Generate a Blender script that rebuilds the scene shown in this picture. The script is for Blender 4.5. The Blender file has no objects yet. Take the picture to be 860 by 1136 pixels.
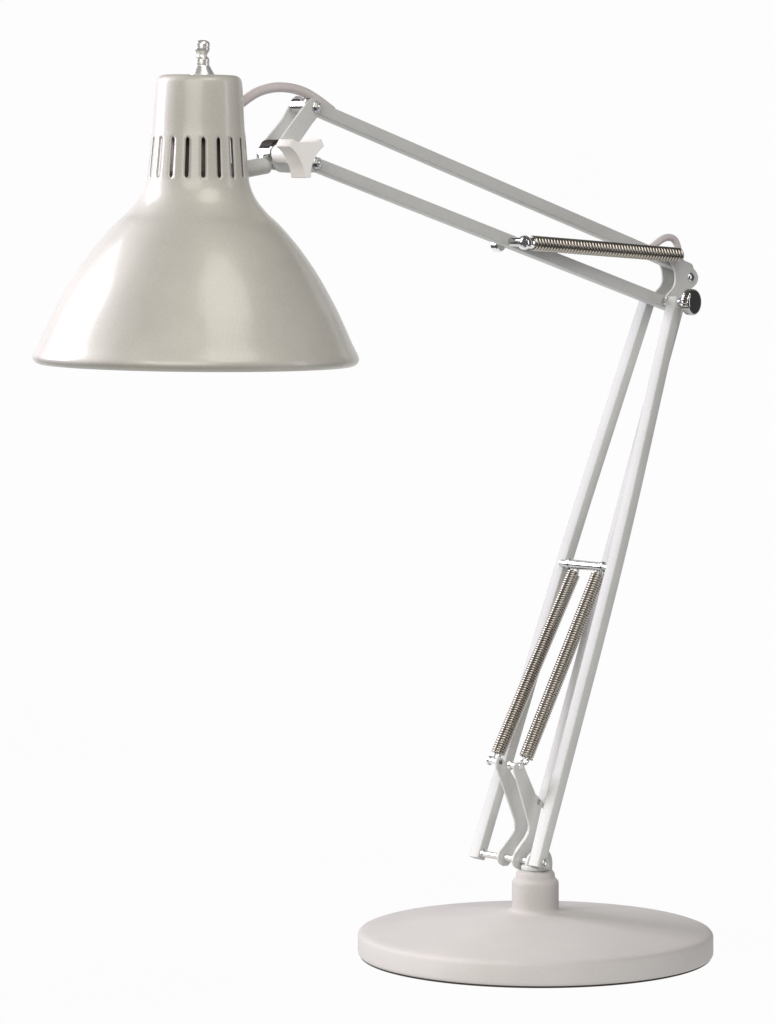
import bpy, bmesh, math
from mathutils import Vector, Matrix

sc = bpy.context.scene
U = 0.0006                       # one drawing unit in metres (base is 236 mm across)
F, CX, HOR, BX, CH = 4900.0, 430.0, 170.0, 594.0, 890.0   # lens, picture axis, eye height of the drawing
PI = math.pi

# ------------------------------------------------------------------ materials
def new_mat(name):
    m = bpy.data.materials.new(name); m.use_nodes = True
    return m, m.node_tree, m.node_tree.nodes['Principled BSDF']

def paint(name, col, rough=0.35, metallic=0.0, coat=0.0, coat_rough=0.1, var=0.04, grain=0.05, grain_scale=800.0, spec=0.5):
    m, nt, b = new_mat(name)
    tc = nt.nodes.new('ShaderNodeTexCoord')
    n = nt.nodes.new('ShaderNodeTexNoise'); n.inputs['Scale'].default_value = 34.0; n.inputs['Detail'].default_value = 5.0
    nt.links.new(tc.outputs['Object'], n.inputs['Vector'])
    ramp = nt.nodes.new('ShaderNodeMapRange')
    ramp.inputs['From Min'].default_value = 0.3; ramp.inputs['From Max'].default_value = 0.7
    ramp.inputs['To Min'].default_value = 1.0 - var; ramp.inputs['To Max'].default_value = 1.0 + var
    nt.links.new(n.outputs['Fac'], ramp.inputs['Value'])
    f = nt.nodes.new('ShaderNodeTexNoise'); f.inputs['Scale'].default_value = grain_scale; f.inputs['Detail'].default_value = 1.0
    nt.links.new(tc.outputs['Object'], f.inputs['Vector'])
    fr = nt.nodes.new('ShaderNodeMapRange')
    fr.inputs['From Min'].default_value = 0.25; fr.inputs['From Max'].default_value = 0.75
    fr.inputs['To Min'].default_value = 1.0 - var * 1.1; fr.inputs['To Max'].default_value = 1.0 + var * 1.1
    nt.links.new(f.outputs['Fac'], fr.inputs['Value'])
    mul = nt.nodes.new('ShaderNodeMath'); mul.operation = 'MULTIPLY'
    nt.links.new(ramp.outputs['Result'], mul.inputs[0]); nt.links.new(fr.outputs['Result'], mul.inputs[1])
    mx = nt.nodes.new('ShaderNodeVectorMath'); mx.operation = 'SCALE'; mx.inputs[0].default_value = col
    nt.links.new(mul.outputs['Value'], mx.inputs['Scale'])
    nt.links.new(mx.outputs['Vector'], b.inputs['Base Color'])
    bump = nt.nodes.new('ShaderNodeBump'); bump.inputs['Strength'].default_value = grain; bump.inputs['Distance'].default_value = 0.0004
    nt.links.new(f.outputs['Fac'], bump.inputs['Height']); nt.links.new(bump.outputs['Normal'], b.inputs['Normal'])
    rr = nt.nodes.new('ShaderNodeMapRange')
    rr.inputs['To Min'].default_value = rough - 0.04; rr.inputs['To Max'].default_value = rough + 0.04
    nt.links.new(n.outputs['Fac'], rr.inputs['Value']); nt.links.new(rr.outputs['Result'], b.inputs['Roughness'])
    b.inputs['Metallic'].default_value = metallic
    b.inputs['Specular IOR Level'].default_value = spec
    b.inputs['Coat Weight'].default_value = coat
    b.inputs['Coat Roughness'].default_value = coat_rough
    return m

M_SHADE = paint('champagne_shade_paint', (0.58, 0.56, 0.50), rough=0.55, metallic=0.22, coat=0.55, coat_rough=0.18)
M_ARM = paint('pale_grey_arm_enamel', (0.575, 0.58, 0.557), rough=0.45, coat=0.0, spec=0.3)
M_BASE = paint('warm_grey_base_enamel', (0.48, 0.46, 0.442), rough=0.6, coat=0.0, spec=0.08, var=0.025)
M_KNOB = paint('ivory_plastic', (0.93, 0.905, 0.86), rough=0.35, var=0.02)
M_CORD = paint('pinkish_grey_cord', (0.62,0.57,0.555), rough=0.45, var=0.03)
M_CHROME = paint('chrome', (0.84, 0.84, 0.83), rough=0.17, metallic=1.0, var=0.02, grain=0.0)
M_STEEL = paint('zinc_steel', (0.58, 0.59, 0.58), rough=0.2, metallic=1.0, var=0.05, grain=0.02)
M_NICKEL = paint('bright_nickel', (0.90, 0.89, 0.86), rough=0.3, metallic=0.75, var=0.02, grain=0.0)
M_DARKREFL = paint('chrome_dark_reflection', (0.46, 0.44, 0.42), rough=0.1, metallic=1.0, var=0.02, grain=0.0)  # knob chrome, colour darkened to stand in for its dark reflection
M_SPRING = paint('dark_spring_steel', (0.47, 0.435, 0.385), rough=0.2, metallic=1.0, var=0.05, grain=0.0)
M_DARK = paint('brown_fibre_and_rim_shadow', (0.035, 0.026, 0.020), rough=0.6, var=0.1, spec=0.2)  # fibre block, and the shadow line under the base rim
M_SOCKET = paint('brown_socket_shell', (0.22, 0.19, 0.16), rough=0.4, metallic=0.4, var=0.1)

# ------------------------------------------------------------------ scene frames
PHI = math.radians(43.0)
AX = Vector((math.sin(PHI), -math.cos(PHI), 0.0))     # along every pivot of the lamp, towards the front
DX = Vector((math.cos(PHI), math.sin(PHI), 0.0))      # along the arms, level
ZX = Vector((0, 0, 1))
OX, OY = 6.0, -12.0

def plane(px, py, s):
    """point of the lamp's plane at offset s along the pivots -> lamp coordinates (t, s, h)"""
    q = px - CX
    t = (q * (F + OY + AX.y * s) - F * ((BX - CX) + OX + AX.x * s)) / (F * DX.x - q * DX.y)
    y = OY + AX.y * s + DX.y * t
    return Vector((t, s, CH - (py - HOR) * (F + y) / F))

def w(v):
    """lamp coordinates -> metres"""
    return (Vector((OX, OY, 0)) + DX * v[0] + AX * v[1] + ZX * v[2]) * U

def W(px, py, s):
    return w(plane(px, py, s))

# ------------------------------------------------------------------ mesh helpers
def link(name, bm, mat, parent=None, sharp=35, bevel=0.0, segs=2, label=None):
    bmesh.ops.recalc_face_normals(bm, faces=bm.faces)
    me = bpy.data.meshes.new(name); bm.to_mesh(me); bm.free()
    me.materials.append(mat)
    for p in me.polygons: p.use_smooth = True
    if bevel == 0.0: me.set_sharp_from_angle(angle=math.radians(sharp))
    o = bpy.data.objects.new(name, me); sc.collection.objects.link(o)
    if parent: o.parent = parent
    if bevel > 0:
        b = o.modifiers.new('bevel', 'BEVEL'); b.width = bevel * U; b.segments = segs
        b.limit_method = 'ANGLE'; b.angle_limit = math.radians(40); b.harden_normals = True
    if label: o['label'] = label
    return o

def basis(n):
    n = n.normalized()
    r = Vector((0, 0, 1)) if abs(n.z) < 0.9 else Vector((1, 0, 0))
    u = r.cross(n).normalized(); v = n.cross(u)
    return u, v, n

def rod(bm, p, q, r, n=24, r2=None, chamfer=0.0):
    """round bar from p to q (metres), radii in units"""
    r2 = r if r2 is None else r2
    u, v, k = basis(q - p); L = (q - p).length
    c = chamfer * U
    rings = [(0, r * U - c), (c, r * U), (L - c, r2 * U), (L, r2 * U - c)] if c else [(0, r * U), (L, r2 * U)]
    loops = []
    for z, rr in rings:
        loops.append([bm.verts.new(p + k * z + (u * math.cos(2*PI*i/n) + v * math.sin(2*PI*i/n)) * rr) for i in range(n)])
    for a, b in zip(loops, loops[1:]):
        for i in range(n): bm.faces.new((a[i], a[(i+1) % n], b[(i+1) % n], b[i]))
    bm.faces.new(loops[0][::-1]); bm.faces.new(loops[-1])
    return bm

def lathe(bm, prof, origin, axis=Vector((0, 0, 1)), n=96, close_start=True, close_end=True):
    """prof: list of (radius, height) in units, about axis through origin (metres)"""
    u, v, k = basis(axis)
    loops = []
    for r, z in prof:
        c = origin + k * (z * U)
        if r < 1e-6: loops.append([bm.verts.new(c)])
        else: loops.append([bm.verts.new(c + (u * math.cos(2*PI*i/n) + v * math.sin(2*PI*i/n)) * (r * U)) for i in range(n)])
    for a, b in zip(loops, loops[1:]):
        if len(a) == 1 and len(b) == 1: continue
        for i in range(n):
            j = (i + 1) % n
            if len(a) == 1: bm.faces.new((a[0], b[j], b[i]))
            elif len(b) == 1: bm.faces.new((a[i], a[j], b[0]))
            else: bm.faces.new((a[i], a[j], b[j], b[i]))
    if close_start and len(loops[0]) > 1: bm.faces.new(loops[0][::-1])
    if close_end and len(loops[-1]) > 1: bm.faces.new(loops[-1])
    return bm

def smooth_curve(pts, sub=8):
    """Catmull-Rom through tuples"""
    out = []
    P = [pts[0]] + list(pts) + [pts[-1]]
    for i in range(1, len(P) - 2):
        p0, p1, p2, p3 = (Vector(P[i-1]), Vector(P[i]), Vector(P[i+1]), Vector(P[i+2]))
        for k in range(sub):
            t = k / sub
            out.append(0.5 * ((2*p1) + (p2-p0)*t + (2*p0-5*p1+4*p2-p3)*t*t + (3*p1-p0-3*p2+p3)*t*t*t))
    out.append(Vector(pts[-1]))
    return out

def tube(bm, pts, r, n=14, cap=True):
    loops = []; prev = None
    for i, p in enumerate(pts):
        t = (pts[min(i+1, len(pts)-1)] - pts[max(i-1, 0)]).normalized()
        if prev is None: u, v, _ = basis(t)
        else:
            u = (prev - t * prev.dot(t)).normalized(); v = t.cross(u)
        prev = u
        loops.append([bm.verts.new(p + (u * math.cos(2*PI*k/n) + v * math.sin(2*PI*k/n)) * (r * U)) for k in range(n)])
    for a, b in zip(loops, loops[1:]):
        for k in range(n): bm.faces.new((a[k], a[(k+1) % n], b[(k+1) % n], b[k]))
    if cap: bm.faces.new(loops[0][::-1]); bm.faces.new(loops[-1])
    return bm

def square_bar(bm, pts, wa, wp, bev=1.3):
    """rectangular tube along pts (metres): wa along the pivots, wp in the arm plane; rounded corners"""
    def sect():
        o = []
        for sx, sy, a0 in ((1, 1, 0), (-1, 1, 90), (-1, -1, 180), (1, -1, 270)):
            for k in range(4):
                a = math.radians(a0 + 30 * k)
                o.append((sx * (wa/2 - bev) + bev * math.cos(a), sy * (wp/2 - bev) + bev * math.sin(a)))
        return o
    S = sect(); loops = []
    for i, p in enumerate(pts):
        t = (pts[min(i+1, len(pts)-1)] - pts[max(i-1, 0)]).normalized()
        a = (AX - t * AX.dot(t)).normalized(); nn = t.cross(a)
        loops.append([bm.verts.new(p + (a * x + nn * y) * U) for x, y in S])
    m = len(S)
    for a, b in zip(loops, loops[1:]):
        for k in range(m): bm.faces.new((a[k], a[(k+1) % m], b[(k+1) % m], b[k]))
    bm.faces.new(loops[0][::-1]); bm.faces.new(loops[-1])
    return bm

def plate(bm, outline, s, th):
    """flat plate in the arm plane; outline in lamp (t, h); th along the pivots, back face at s"""
    a = [bm.verts.new(w((t, s, h))) for t, h in outline]
    b = [bm.verts.new(w((t, s + th, h))) for t, h in outline]
    n = len(a)
    bm.faces.new(a[::-1]); bm.faces.new(b)
    for i in range(n): bm.faces.new((a[i], a[(i+1) % n], b[(i+1) % n], b[i]))
    return bm

def outline(pts, s, sub=3, closed=True):
    """drawn outline -> rounded (t, h) polygon of the plane at s"""
    P = [plane(x, y, s) for x, y in pts]; n = len(P); out = []
    for i in range(n):
        p0, p1, p2, p3 = P[i-1], P[i], P[(i+1) % n], P[(i+2) % n]
        for k in range(sub):
            t = k / sub
            v = 0.5 * ((2*p1) + (p2-p0)*t + (2*p0-5*p1+4*p2-p3)*t*t + (3*p1-p0-3*p2+p3)*t*t*t)
            out.append((v[0], v[2]))
    return out

def part(name, mat, parent, fn, **k):
    bm = bmesh.new(); fn(bm)
    return link(name, bm, mat, parent, **k)

# ------------------------------------------------------------------ backdrop: a white sweep, made to glow so it stays pure white without shadow
def sweep():
    bm = bmesh.new()
    prof = [(-0.42, 0.0), (-0.1, 0.0), (0.16, 0.0)]
    R = 0.30
    for k in range(1, 17):
        a = PI/2 * k / 16
        prof.append((0.16 + R * math.sin(a), R - R * math.cos(a)))
    prof += [(0.16 + R, 0.6), (0.16 + R, 0.82)]
    xs = (-0.68, -0.1, 0.48)
    g = [[bm.verts.new((x, y, z)) for x in xs] for y, z in prof]
    for a, b in zip(g, g[1:]):
        for i in range(len(xs) - 1): bm.faces.new((a[i], a[i+1], b[i+1], b[i]))
    m = bpy.data.materials.new('glowing_white_backdrop'); m.use_nodes = True
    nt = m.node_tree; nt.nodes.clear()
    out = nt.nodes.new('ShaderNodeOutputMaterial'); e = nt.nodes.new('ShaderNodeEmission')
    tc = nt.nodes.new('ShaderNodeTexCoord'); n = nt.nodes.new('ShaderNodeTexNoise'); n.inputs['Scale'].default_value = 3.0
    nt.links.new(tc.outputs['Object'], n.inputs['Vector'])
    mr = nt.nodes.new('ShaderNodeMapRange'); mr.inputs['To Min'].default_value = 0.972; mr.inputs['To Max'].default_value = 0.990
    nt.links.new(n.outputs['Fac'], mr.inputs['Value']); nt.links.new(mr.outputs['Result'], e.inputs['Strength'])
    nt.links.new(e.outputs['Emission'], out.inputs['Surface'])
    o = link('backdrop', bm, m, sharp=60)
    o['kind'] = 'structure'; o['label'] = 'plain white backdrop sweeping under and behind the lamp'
sweep()

# ------------------------------------------------------------------ the lamp
lamp = bpy.data.objects.new('desk_lamp', None); sc.collection.objects.link(lamp)
lamp.empty_display_size = 0.05
lamp['label'] = 'pale grey balanced-arm desk lamp with slotted bell shade, steel springs and round base'
lamp['category'] = 'desk lamp'

# base: heavy domed disc, and the post it carries
base = part('base', M_BASE, lamp, lambda bm: lathe(bm, [
    (0, 2.2), (193, 2.2), (195.6, 2.8), (196.7, 4.4), (197, 6.6), (197, 23.2), (196.5, 25.4), (194.8, 27.4), (191.0, 28.8), (184, 29.9),
    (170, 31.8), (150, 34.5), (125, 37.8), (100, 41), (75, 44), (55, 46.6), (42, 48.4), (33, 49.4), (28.6, 50.4), (26.8, 51.8), (26.1, 54.5), (26.0, 60), (26.0, 70)],
    Vector((0, 0, 0)), n=192, close_end=True), sharp=60)
part('rim_shadow_ring', M_DARK, base, lambda bm: lathe(bm, [(0, 0.3), (193.6, 0.3), (194.6, 1.0), (194.6, 2.6), (0, 2.6)], Vector((0, 0, 0)), n=192))  # dark ring added under the rim as gap line and contact shadow
part('base_post', M_BASE, base, lambda bm: lathe(bm, [
    (26, 68), (26, 80.5), (25.4, 83.2), (23.6, 85.2), (22.2, 86.4), (21.8, 88.5), (21.2, 92), (19.5, 94.4), (15, 95.2), (0, 95.2)],
    Vector((0, 0, 0)), n=64, close_start=True), sharp=50)

# swivel bracket on the post: footing plate, a cheek behind the front bar, swivel pin
def f(bm):
    o = outline([(585, 972), (583, 964), (586, 950), (597, 941), (607, 943), (611.5, 952), (611.5, 965), (609, 972)], -14)
    plate(bm, o, -16, 4)
sb = part('swivel_bracket', M_ARM, lamp, f, bevel=0.8)
part('bracket_foot', M_ARM, sb, lambda bm: rod(bm, Vector((0, 0, 95*U)), Vector((0, 0, 101*U)), 16, n=40, chamfer=1.5))
# lower arm: two bars that run side by side, then close in above the cross rod
WA, WP = 15.0, 12.5
def bar_points(pts, n=10):
    ctrl = []
    (x0, y0, s0), (x1, y1, s1), (x2, y2, s2) = pts
    A, B, C = W(x0, y0, s0), W(x1, y1, s1), W(x2, y2, s2)
    out = [A]
    # eased bend at B
    e = 0.36
    P = A.lerp(B, 1 - e); Q = B.lerp(C, e)
    for k in range(n + 1):
        t = k / n
        out.append(P.lerp(B, t).lerp(B.lerp(Q, t), t))
    out.append(C)
    return out
front_bar = part('lower_arm_bar', M_ARM, lamp, lambda bm: square_bar(bm, bar_points([(749.5, 331, -15), (684.5, 622, 0), (595.0, 962, 0)]), WA, WP))
rear_bar = part('lower_arm_bar', M_ARM, lamp, lambda bm: square_bar(bm, bar_points([(718.5, 333, -63), (625.8, 622, -94), (528.8, 952, -98)]), WA, WP))
part('link_bar', M_ARM, lamp, lambda bm: square_bar(bm, [W(602.8, 896, -39.5), W(753, 333, -39)], 12.5, WP))

# bottom axle through bars and brackets
ax0, ax1 = plane(598.3, 957.5, 0), None
def axle_pt(s): return w((ax0[0], s, ax0[2]))
axle = part('axle', M_CHROME, lamp, lambda bm: rod(bm, axle_pt(-106), axle_pt(9), 3.7, chamfer=0.6))
def f(bm):
    rod(bm, axle_pt(7.6), axle_pt(10.2), 5.2, n=20, chamfer=0.8)
    rod(bm, axle_pt(10.0), axle_pt(12.4), 3.2, n=6, chamfer=0.5)
part('screw', M_STEEL, axle, f)
def f(bm):
    rod(bm, axle_pt(-89.5), axle_pt(-86.5), 5.0, n=20, chamfer=0.8)
part('washer', M_STEEL, axle, f)

# two kinked spring brackets on the axle
FRONT = [(569.8, 850), (572.5, 846.4), (577, 845.8), (581, 849.5), (594, 881), (598.5, 885), (601, 889), (600.6, 895), (594.5, 922),
         (587.5, 951), (584.5, 958.5), (580, 963.4), (574.5, 964.2), (570.2, 961), (568.4, 955), (570, 948.5), (583.2, 930), (586.2, 923.5), (587, 917), (585.8, 911), (570.4, 856)]
BACK = [(549.5, 845.5), (551, 841), (555, 839.8), (558, 842.5), (573, 868.5), (578.5, 887), (583.8, 907), (585, 914), (584, 921),
        (580.5, 928.5), (571, 941.5), (567.5, 949.5), (566, 956), (562.5, 960.2), (557.5, 960.6), (553.3, 957.5), (551.6, 951.5), (553, 945), (566.8, 926.5), (570, 920.5), (570.8, 913.5), (569.6, 907.5), (550.2, 852)]
part('spring_bracket', M_ARM, lamp, lambda bm: plate(bm, outline(FRONT, -30, 1), -32, 3.0), bevel=0.7)
part('spring_bracket', M_ARM, lamp, lambda bm: plate(bm, outline(BACK, -57, 1), -58, 3.0), bevel=0.7)

# studs the springs hook onto
def stud(px, py, s0, s1, r, parent, head=True):
    c = plane(px, py, s1)
    P = lambda s: w((c[0], s, c[2]))
    def f(bm):
        rod(bm, P(s0), P(s1), r, n=20, chamfer=0.5)
        if head:
            rod(bm, P(s0 - 3.4), P(s0 + 0.2), r + 1.9, n=20, chamfer=1.1)
    return part('stud', M_CHROME, parent, f), P
stud(578, 850.5, -42, -28, 3.4, lamp)
stud(555.6, 845.5, -71, -55, 3.4, lamp)
part('pin', M_STEEL, lamp, lambda bm: rod(bm, W(597.3, 889.5, -40), W(597.3, 889.5, -28.2), 2.6, chamfer=0.5))

# cross rod between the bars, with collars over the spring loops
cr = plane(684, 630.5, 0)
def cross(s): return w((cr[0] , s, cr[2] + 0.075 * (s + 0) * 0))
crr = part('cross_rod', M_STEEL, lamp, lambda bm: rod(bm, cross(-87), cross(-6), 4.4, n=28))
def f(bm):
    rod(bm, cross(-72), cross(-24), 5.3, n=28, chamfer=0.8)
part('spacer_sleeve', M_STEEL, crr, f)
for s in (-74, -22):
    part('collar', M_STEEL, crr, lambda bm: rod(bm, cross(s - 2.2), cross(s + 2.2), 6.2, n=28, chamfer=0.8))

# springs: real close-wound coils with a loop at each end
def coil(bm, p, q, R, wire, pitch, seg=18, ns=6, loops=True, la=None, lb=None):
    u, v, k = basis(q - p); L = (q - p).length
    turns = L / (pitch * U); N = int(turns * seg)
    prev = None
    for i in range(N + 1):
        a = 2 * PI * i / seg
        er = u * math.cos(a) + v * math.sin(a)
        c = p + k * (L * i / N) + er * (R * U)
        ring = [bm.verts.new(c + (er * math.cos(2*PI*j/ns) + k * math.sin(2*PI*j/ns)) * (wire * U)) for j in range(ns)]
        if prev:
            for j in range(ns): bm.faces.new((prev[j], prev[(j+1) % ns], ring[(j+1) % ns], ring[j]))
        else: bm.faces.new(ring[::-1])
        prev = ring
    bm.faces.new(prev)
def hook(bm, end, direction, axis, R, wire, target=None):
    """wire loop standing out of the spring end, around a stud running along axis"""
    d = direction.normalized(); s = axis.cross(d).normalized()
    c = end + d * (R * 0.9 * U)
    pts = [end - d * (1.5 * U) + s * (0.9 * R * U)]
    for kk in range(0, 15):
        a = math.radians(150 - kk * 20)
        pts.append(c + (d * -math.cos(a) * -1 * R + s * math.sin(a) * R) * U)
    tube(bm, pts, wire, n=8)

def make_spring(p, q, R, wire, pitch, hook_p=True, hook_q=True):
    def f(bm): coil(bm, p, q, R, wire, pitch)
    sp = part('spring', M_SPRING, lamp, f, sharp=80)
    if hook_p: part('hook', M_CHROME, sp, lambda bm: hook(bm, p, (p - q), AX, 4.6, 1.5), sharp=80)
    if hook_q: part('hook', M_CHROME, sp, lambda bm: hook(bm, q, (q - p), AX, 4.6, 1.5), sharp=80)
    return sp
make_spring(W(636.6, 636, -69), W(552.6, 836, -70), 7.1, 1.27, 2.8)
make_spring(W(663.6, 638, -29.5), W(583.8, 840, -38), 7.1, 1.27, 2.8)
make_spring(W(590, 269.6, -15.5), W(753, 282.9, -15.5), 6.9, 1.75, 4.7, True, False)

# ------------------------------------------------------------------ elbow
EL = [(742, 288), (745, 281), (752, 281), (757.5, 287.5), (764.5, 294), (770.8, 300), (774, 307.5), (772, 315), (765.5, 321), (757, 327), (753.5, 336), (747, 341), (740.5, 339), (737.5, 332), (741, 325.5), (746.3, 319.5), (748.8, 312.5), (748.6, 303), (746.3, 296)]
eb = part('elbow_bracket', M_ARM, lamp, lambda bm: plate(bm, outline(EL, -27, 3), -28.5, 3.0), bevel=0.8)
EL2 = [(x - 13.5, y - 1.5) for x, y in EL]
part('elbow_bracket', M_ARM, lamp, lambda bm: plate(bm, outline(EL2, -49, 3), -51.5, 3.0), bevel=0.8)
def bolt(px, py, s0, parent, r=6.2, hexr=4.2, name='bolt', mat=M_STEEL):
    c = plane(px, py, s0)
    P = lambda s: w((c[0], s, c[2]))
    def f(bm):
        rod(bm, P(s0 - 0.2), P(s0 + 1.6), r, n=28, chamfer=0.5)
        rod(bm, P(s0 + 1.4), P(s0 + 5.0), hexr, n=6, chamfer=0.6)
        rod(bm, P(s0 + 4.8), P(s0 + 6.2), hexr * 0.55, n=16, chamfer=0.5)
    return part(name, mat, parent, f)
def rivet(px, py, s0, parent, r=4.5):
    c = plane(px, py, s0); p = w(c)
    part('bolt', M_STEEL, parent, lambda bm: lathe(bm, [(r, -0.3), (r, 0.7), (r * 0.86, 1.6), (r * 0.55, 2.3), (0, 2.6)], p, AX, n=28))
rivet(766.6, 307.6, -25.4, eb, 5.2)
# pivot through bars and elbow, with the round tightening knob in front
pv = plane(748.5, 335, -15)
P_ = lambda s: w((pv[0], s, pv[2]))
part('elbow_pivot', M_STEEL, lamp, lambda bm: rod(bm, P_(-58), P_(-3), 4.6, chamfer=0.6))
part('nut', M_STEEL, lamp, lambda bm: rod(bm, W(741.2, 333.4, -25.6), W(741.2, 333.4, -20), 4.2, n=6, chamfer=0.6))
kn_a = Vector((math.sin(math.radians(54)), -math.cos(math.radians(54)), 0.0))
kc = W(769.3, 335.2, 12)
def f(bm):
    rod(bm, P_(-8), kc - kn_a * (7 * U), 4.0)
    rod(bm, kc - kn_a * (16 * U), kc - kn_a * (8 * U), 6.0, n=24, chamfer=0.8)
kb = part('knob_shaft', M_STEEL, lamp, f)
def knurled(bm):
    u, v, k = basis(kn_a); n = 120
    prof = [(12, -8.5), (14.2, -7.5), (14.8, -5.8), (14.8, 0.2), (14.5, 1.2), (13.7, 2.3), (12.5, 2.9), (10.8, 3.2), (6, 3.4), (0.8, 3.5)]
    loops = []
    for r, z in prof:
        L = []
        for i in range(n):
            rr = r * (1 + (0.018 if (i // 2) % 2 == 0 else -0.012) * (1 if r > 13.9 else 0))
            L.append(bm.verts.new(kc + k * (z * U) + (u * math.cos(2*PI*i/n) + v * math.sin(2*PI*i/n)) * (rr * U)))
        loops.append(L)
    for a, b in zip(loops, loops[1:]):
        for i in range(n): bm.faces.new((a[i], a[(i+1) % n], b[(i+1) % n], b[i]))
    bm.faces.new(loops[0][::-1]); bm.faces.new(loops[-1])
part('tightening_knob', M_DARKREFL, lamp, knurled)

# ------------------------------------------------------------------ upper arm: two bars
def upper(pts, s):
    A, B = W(*pts[0], s), W(*pts[1], s)
    def f(bm):
        square_bar(bm, [A, B], 14.6, 13.6)
        for p in (A, B): rod(bm, p - AX * (7.45 * U), p + AX * (7.45 * U), 6.6, n=32, chamfer=0.8)
    return part('upper_arm_bar', M_ARM, lamp, f)
SB = -38.5
top_bar = upper([(353.0, 121.6), (760.5, 298.0)], SB)
low_bar = upper([(352.0, 183.6), (746.5, 340.0)], SB)
# stud on the lower bar that carries the spring, capped behind
st = plane(567.5, 268.3, -31)
Q_ = lambda s: w((st[0], s, st[2]))
def f(bm):
    rod(bm, Q_(-32), Q_(-12), 5.2, n=24, chamfer=0.5)
    rod(bm, Q_(-12.5), Q_(-9), 6.6, n=24, chamfer=1.2)
stu = part('spring_stud', M_STEEL, lamp, f)
def f(bm):
    c = W(577.5, 268.6, -15.5)
    e = W(590, 269.6, -15.5)
    k = (e - c).normalized()
    lathe(bm, [(3, -1), (5.5, 0), (7.6, 3), (8.2, 6.5), (7.2, 10), (5.2, 12.5), (6.2, 15), (6.2, 18)], c, k, n=28)
part('spring_end_cap', M_CHROME, lamp, f)
def f(bm):
    p = plane(552.5, 271.5, -52)
    P2 = lambda s: w((p[0], s, p[2]))
    rod(bm, P2(-57), P2(-46.2), 8.2, n=18, chamfer=1.6)
part('stud_cap', M_CHROME, lamp, f)

# ------------------------------------------------------------------ head yoke
YF = [(343, 112), (349, 108.5), (356, 111.5), (358.5, 119), (355, 127), (347, 137.5), (334.5, 155.5), (331.5, 159), (334, 166), (346, 173), (356, 175), (359, 181), (356.5, 188), (349, 191.3),
      (330, 191.5), (312, 191), (306.2, 186), (304, 178), (304.2, 169), (307, 162), (319, 144.5), (332, 126.5)]
hb = part('head_bracket', M_ARM, lamp, lambda bm: plate(bm, outline(YF, -24, 2), -27.5, 3.2), bevel=0.8)
YB = [(318, 113), (325, 107.5), (333, 109), (338, 117), (330, 135), (318, 152), (319, 164), (330, 176), (328, 187), (312, 191), (296, 189), (288, 182), (285.5, 173), (286.5, 165), (298, 150), (313, 131), (327, 115)]
YB = [(325.5, 109.5), (331, 106.5), (336.5, 109), (338, 117), (330, 135), (318, 152), (319, 164), (330, 176), (328, 187), (312, 189), (298, 187), (288, 180), (285.5, 172), (287, 165), (299, 149.5), (313.5, 131.5)]
part('head_bracket', M_ARM, lamp, lambda bm: plate(bm, outline(YB, -52, 2), -54, 3.0), bevel=0.8)
bolt(351.2, 118.8, -24.2, hb)
bolt(351.2, 181.3, -24.2, hb)
sp_ = plane(343.5, 117, -27)
S_ = lambda s: w((sp_[0], s, sp_[2]))
part('spacer', M_CHROME, lamp, lambda bm: rod(bm, S_(-50.8), S_(-27.6), 8.0, n=32, chamfer=1.0))

# clamp joint, shade arm and three-lobed tightening knob
ck = plane(308.5, 170.5, -24)
K_ = lambda s: w((ck[0], s, ck[2]))
part('joint_barrel', M_STEEL, lamp, lambda bm: rod(bm, K_(-47.5), K_(-28), 9.6, n=36, chamfer=1.2))
part('friction_block', M_DARK, lamp, lambda bm: plate(bm, outline([(294, 168), (295.5, 161), (300, 155.5), (311, 156), (312, 166), (307, 171), (300, 171)], -38), -48, 18), bevel=0.6)
part('joint_washer', M_STEEL, lamp, lambda bm: rod(bm, W(289.5, 172.5, -40), W(301, 172.5, -40), 4.0, n=20, chamfer=0.8))
sh_s = -38.0
def f(bm):
    rod(bm, W(258, 190.5, sh_s), W(296.5, 183.2, sh_s), 9.0, n=36, chamfer=1.5)
part('shade_arm', M_ARM, lamp, f)
part('clamp_bolt', M_KNOB, lamp, lambda bm: rod(bm, K_(-24.4), K_(2), 9.8, n=36, chamfer=0.8))
def lobes(bm):
    ctrl = []
    tips = [math.radians(a) for a in (28, 153, 273)]
    for k, t in enumerate(tips):
        c, sn = math.cos(t), math.sin(t)
        for x, y in ((10, -8.2), (15.5, -6.0), (22, -4.9), (24.9, -4.4), (25.3, 0), (24.9, 4.4), (22, 4.9), (15.5, 6.0), (10, 8.2)):
            ctrl.append((c * x - sn * y, sn * x + c * y))
    n = len(ctrl); pts = []
    for i in range(n):
        p0, p1, p2, p3 = (Vector(ctrl[(i + q) % n]) for q in (-1, 0, 1, 2))
        for k in range(4):
            t = k / 4
            v = 0.5 * ((2*p1) + (p2-p0)*t + (2*p0-5*p1+4*p2-p3)*t*t + (3*p1-p0-3*p2+p3)*t*t*t)
            pts.append((ck[0] + v[0], ck[2] + v[1]))
    plate(bm, pts, 0, 22)
wk = part('wing_knob', M_KNOB, lamp, lobes, bevel=1.0)

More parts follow.
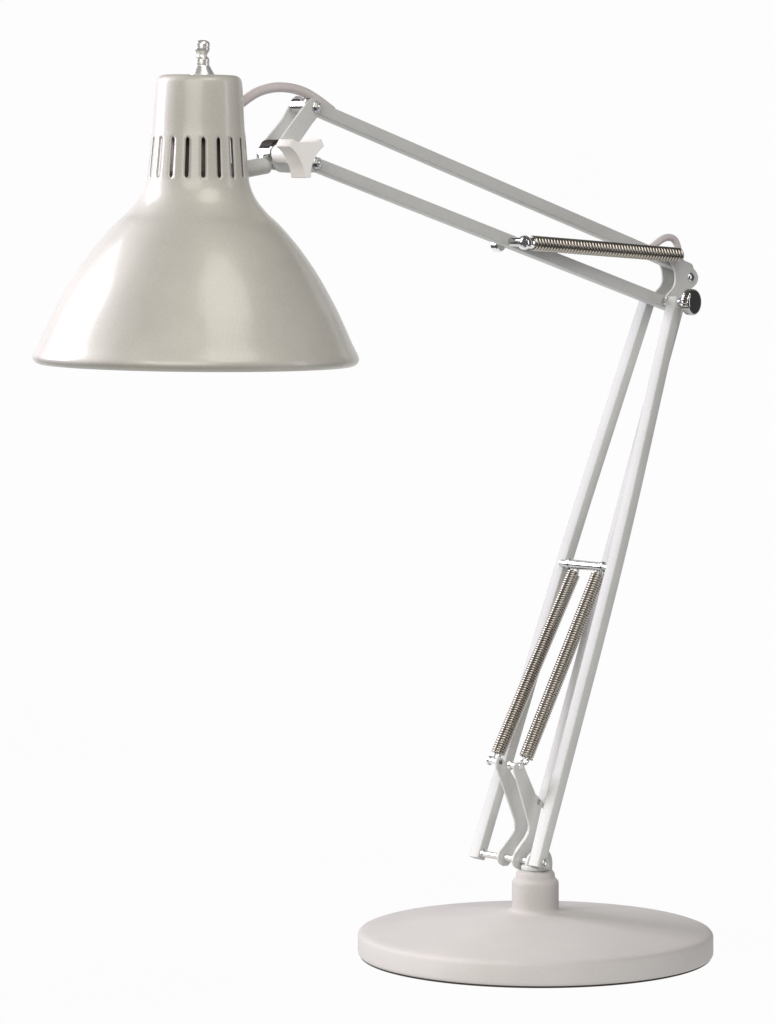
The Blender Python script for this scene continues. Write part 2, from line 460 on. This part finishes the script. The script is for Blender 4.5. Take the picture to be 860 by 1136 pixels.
# ------------------------------------------------------------------ shade
sh = plane(217.6, 404, sh_s)
ycam = F + OY + AX.y * sh_s + DX.y * sh[0]
KS = ycam / F                                    # drawing is larger here: nearer the viewer
tilt = Matrix.Rotation(math.radians(0.62), 3, 'Y')
S_AX = tilt @ Vector((0, 0, 1))
S_O = w(sh)
def hh(y): return (404 - y) * KS
PROF = [(38, 83.0), (43, 84.2), (46.3, 87.2), (47.8, 92), (49.3, 112), (51, 140), (52.2, 150)]
BAND = [(52.2, 150), (56.6, 199.5)]
LOWER = [(56.6, 199.5), (59.3, 209), (63.2, 217.5), (68.6, 225.8), (78.5, 237), (90.5, 248), (109.3, 269), (125.4, 290.5), (139.3, 312), (154.8, 340), (164.4, 360), (173.4, 380), (178.6, 390), (180.4, 394), (180.9, 397), (180.2, 399.8), (178.6, 402), (175.5, 404)]
def rad(y):
    (r0, y0), (r1, y1) = BAND
    t = (y - y0) / (y1 - y0)
    return r0 + (r1 - r0) * (t + 0.10 * t * (t - 1))
NS = 19
sl_w = 2.3                                        # slot half width
y_t, y_b = 152.2 + 3.2, 197.0 - 3.2
def make_shade(bm):
    us = Vector((1, 0, 0)); us = (us - S_AX * us.dot(S_AX)).normalized(); vs = S_AX.cross(us)
    rc = 54.5
    per = 2 * PI / NS
    hw = sl_w / rc
    cols = [-per/2, -per/4 - hw/2, -hw, -0.8*hw, -0.42*hw, 0.0, 0.42*hw, 0.8*hw, hw, per/4 + hw/2]
    nc = len(cols)
    phase = math.radians(-90 + 5.8 + 2.5)
    ang = []
    slot = []
    for k in range(NS):
        for c in cols:
            ang.append(phase + k * per + c); slot.append(c)
    N = len(ang)
    def pt(a, r, y): return S_O + S_AX * (hh(y) * U) + (us * math.cos(a) + vs * math.sin(a)) * (r * KS * U)
    def ring(r, y): return [bm.verts.new(pt(a, r, y)) for a in ang]
    def skin(a, b, skip=None):
        for i in range(N):
            j = (i + 1) % N
            if skip and skip(i): continue
            bm.faces.new((a[i], a[j], b[j], b[i]))
    prof_top = [tuple(v) for v in smooth_curve([(p[0], p[1], 0) for p in PROF], 3)]
    loops = [ring(r, y) for r, y, _ in prof_top]
    cen = bm.verts.new(S_O + S_AX * (hh(83.0) * U))
    for i in range(N): bm.faces.new((cen, loops[0][(i+1) % N], loops[0][i]))
    for a, b in zip(loops, loops[1:]): skin(a, b)
    A = loops[-1]
    def arc(c):
        q = min(1.0, abs(c) / hw)
        return math.sqrt(max(0.0, 1 - q*q)) * 3.0 if abs(c) < hw + 1e-6 else 0.0
    B, Cc = [], []
    for a, c in zip(ang, slot):
        yb = y_t - arc(c); B.append(bm.verts.new(pt(a, rad(yb), yb)))
        yc = y_b + arc(c); Cc.append(bm.verts.new(pt(a, rad(yc), yc)))
    inslot = lambda i: (-hw - 1e-6) <= slot[i] < hw - 1e-6
    skin(A, B)
    # middle rows between the slots
    mid = [B]
    for k in (1, 2, 3):
        y = y_t + (y_b - y_t) * k / 4
        row = []
        for i, (a, c) in enumerate(zip(ang, slot)):
            row.append(bm.verts.new(pt(a, rad(y), y)) if not (abs(c) < hw - 1e-6) else None)
        mid.append(row)
    mid.append(Cc)
    for a, b in zip(mid, mid[1:]):
        for i in range(N):
            if inslot(i): continue
            j = (i + 1) % N
            bm.faces.new((a[i], a[j], b[j], b[i]))
    low = [tuple(v) for v in smooth_curve([(p[0], p[1], 0) for p in LOWER], 5)]
    lo = [ring(r, y) for r, y, _ in low]
    skin(Cc, lo[0])
    for a, b in zip(lo, lo[1:]): skin(a, b)
bm = bmesh.new(); make_shade(bm)
shade = link('shade', bm, M_SHADE, lamp, sharp=50)
so = shade.modifiers.new('sheet', 'SOLIDIFY'); so.thickness = 1.0 * U; so.offset = -1.0

# socket inside the neck, seen through the slots; unseen flange added to block light from below
soc = part('socket', M_SOCKET, shade, lambda bm: lathe(bm, [(30 * KS, hh(96)), (30 * KS, hh(150)), (33 * KS, hh(158)), (33 * KS, hh(190)), (50 * KS, hh(206)), (56 * KS, hh(209)), (0, hh(210))], S_O, S_AX, n=64, close_end=False))
# rocker-knob switch on top
T_O = S_O + S_AX * (hh(83.2) * U) + Vector((3.0 * U, 0, 0))
sw = part('switch', M_NICKEL, lamp, lambda bm: lathe(bm, [(13.6, 0), (13.2, 1.2), (10.0, 6.2), (8.6, 8.8), (8.3, 9.5)], T_O, S_AX, n=40))
def f(bm):
    lathe(bm, [(7.4, 9), (7.8, 10), (7.8, 12.4), (7.2, 13), (7.8, 13.6), (7.8, 16.2), (7.0, 17.4), (5.4, 19.2), (5.0, 21)], T_O, S_AX, n=36)
part('switch_collar', M_NICKEL, sw, f, sharp=25)
def f(bm):
    lathe(bm, [(4.6, 20), (5.4, 21.6), (7.0, 24), (7.9, 26), (8.0, 28), (7.3, 28.8), (8.0, 29.6), (8.0, 32.8), (7.0, 34.6), (4.2, 36), (0, 36.6)], T_O, S_AX, n=36)
part('switch_knob', M_NICKEL, sw, f, sharp=25)

# ------------------------------------------------------------------ cord: out of the shade into the arm, and over the elbow
def cord(pts, r):
    P = smooth_curve([tuple(W(*p)) for p in pts], 8)
    return part('cord', M_CORD, lamp, lambda bm: tube(bm, P, r, n=20))
cord([(256, 124, -38), (272, 111, -38), (285, 102.6, -39), (299, 98, -40), (312, 96.8, -40), (326, 98.5, -40), (339, 103, -40), (350, 109.5, -39.5), (359, 116, -39), (368, 123, -38.5)], 5.3)
cord([(716, 280, -39), (727, 271, -39), (734, 265.8, -39), (741, 263.3, -39), (747.5, 265.3, -39), (751, 271.5, -39), (753, 281, -39), (754, 292, -39)], 4.2)

# ------------------------------------------------------------------ light
world = bpy.data.worlds.new('World'); sc.world = world; world.use_nodes = True
bg = world.node_tree.nodes['Background']
bg.inputs['Color'].default_value = (0.95, 0.96, 1.0, 1); bg.inputs['Strength'].default_value = 0.08

def softbox(name, loc, target, sx, sy, power, col=(1, 1, 1), shape='RECTANGLE'):
    l = bpy.data.lights.new(name, 'AREA'); l.shape = 'RECTANGLE'; l.size = sx; l.size_y = sy; l.energy = power; l.color = col
    o = bpy.data.objects.new(name, l); sc.collection.objects.link(o); o.location = loc
    l.shape = shape; o.rotation_euler = (Vector(target) - Vector(loc)).to_track_quat('-Z', 'Y').to_euler()
    return o
softbox('left_softbox', (-1.6, 0.34, 1.0), (-0.25, -0.1, 0.45), 0.8, 1.1, 34, (0.93, 0.90, 1.0))
softbox('front_lamp', (0.36, -1.05, 1.78), (-0.1, -0.15, 0.35), 1.0, 1.0, 11, (1.0, 0.965, 0.91), 'DISK')
softbox('overhead_softbox', (-0.6, -1.95, 1.15), (-0.2, -0.15, 0.35), 1.7, 1.3, 19, (1.0, 0.975, 0.94), 'ELLIPSE')
softbox('right_strip', (1.15, -0.44, 0.6), (-0.2, -0.2, 0.45), 0.22, 1.1, 3.0, (0.93, 0.91, 1.0))
sl = bpy.data.lights.new('base_spot', 'SPOT'); sl.energy = 55; sl.spot_size = math.radians(11); sl.spot_blend = 1.0  # added spot, pools light on the middle of the base
sl.shadow_soft_size = 0.09; sl.color = (1.0, 0.97, 0.93)
so_ = bpy.data.objects.new('base_spot', sl); sc.collection.objects.link(so_); so_.location = (-0.75, -1.05, 0.95)
so_.rotation_euler = (Vector((-0.045, -0.055, 0.0)) - so_.location).to_track_quat('-Z', 'Y').to_euler()

# ------------------------------------------------------------------ camera
cd = bpy.data.cameras.new('camera'); cam = bpy.data.objects.new('camera', cd); sc.collection.objects.link(cam)
cam.location = ((CX - BX) * U, -F * U, CH * U); cam.rotation_euler = (PI/2, 0, 0)
cd.sensor_fit = 'AUTO'; cd.sensor_width = 36.0; cd.lens = 36.0 * F / 1136.0
cd.shift_y = -(568.0 - HOR) / 1136.0
cd.clip_start = 0.05; cd.clip_end = 100.0
sc.camera = cam
sc.view_settings.view_transform = 'Standard'; sc.view_settings.look = 'None'; sc.view_settings.exposure = 0.0
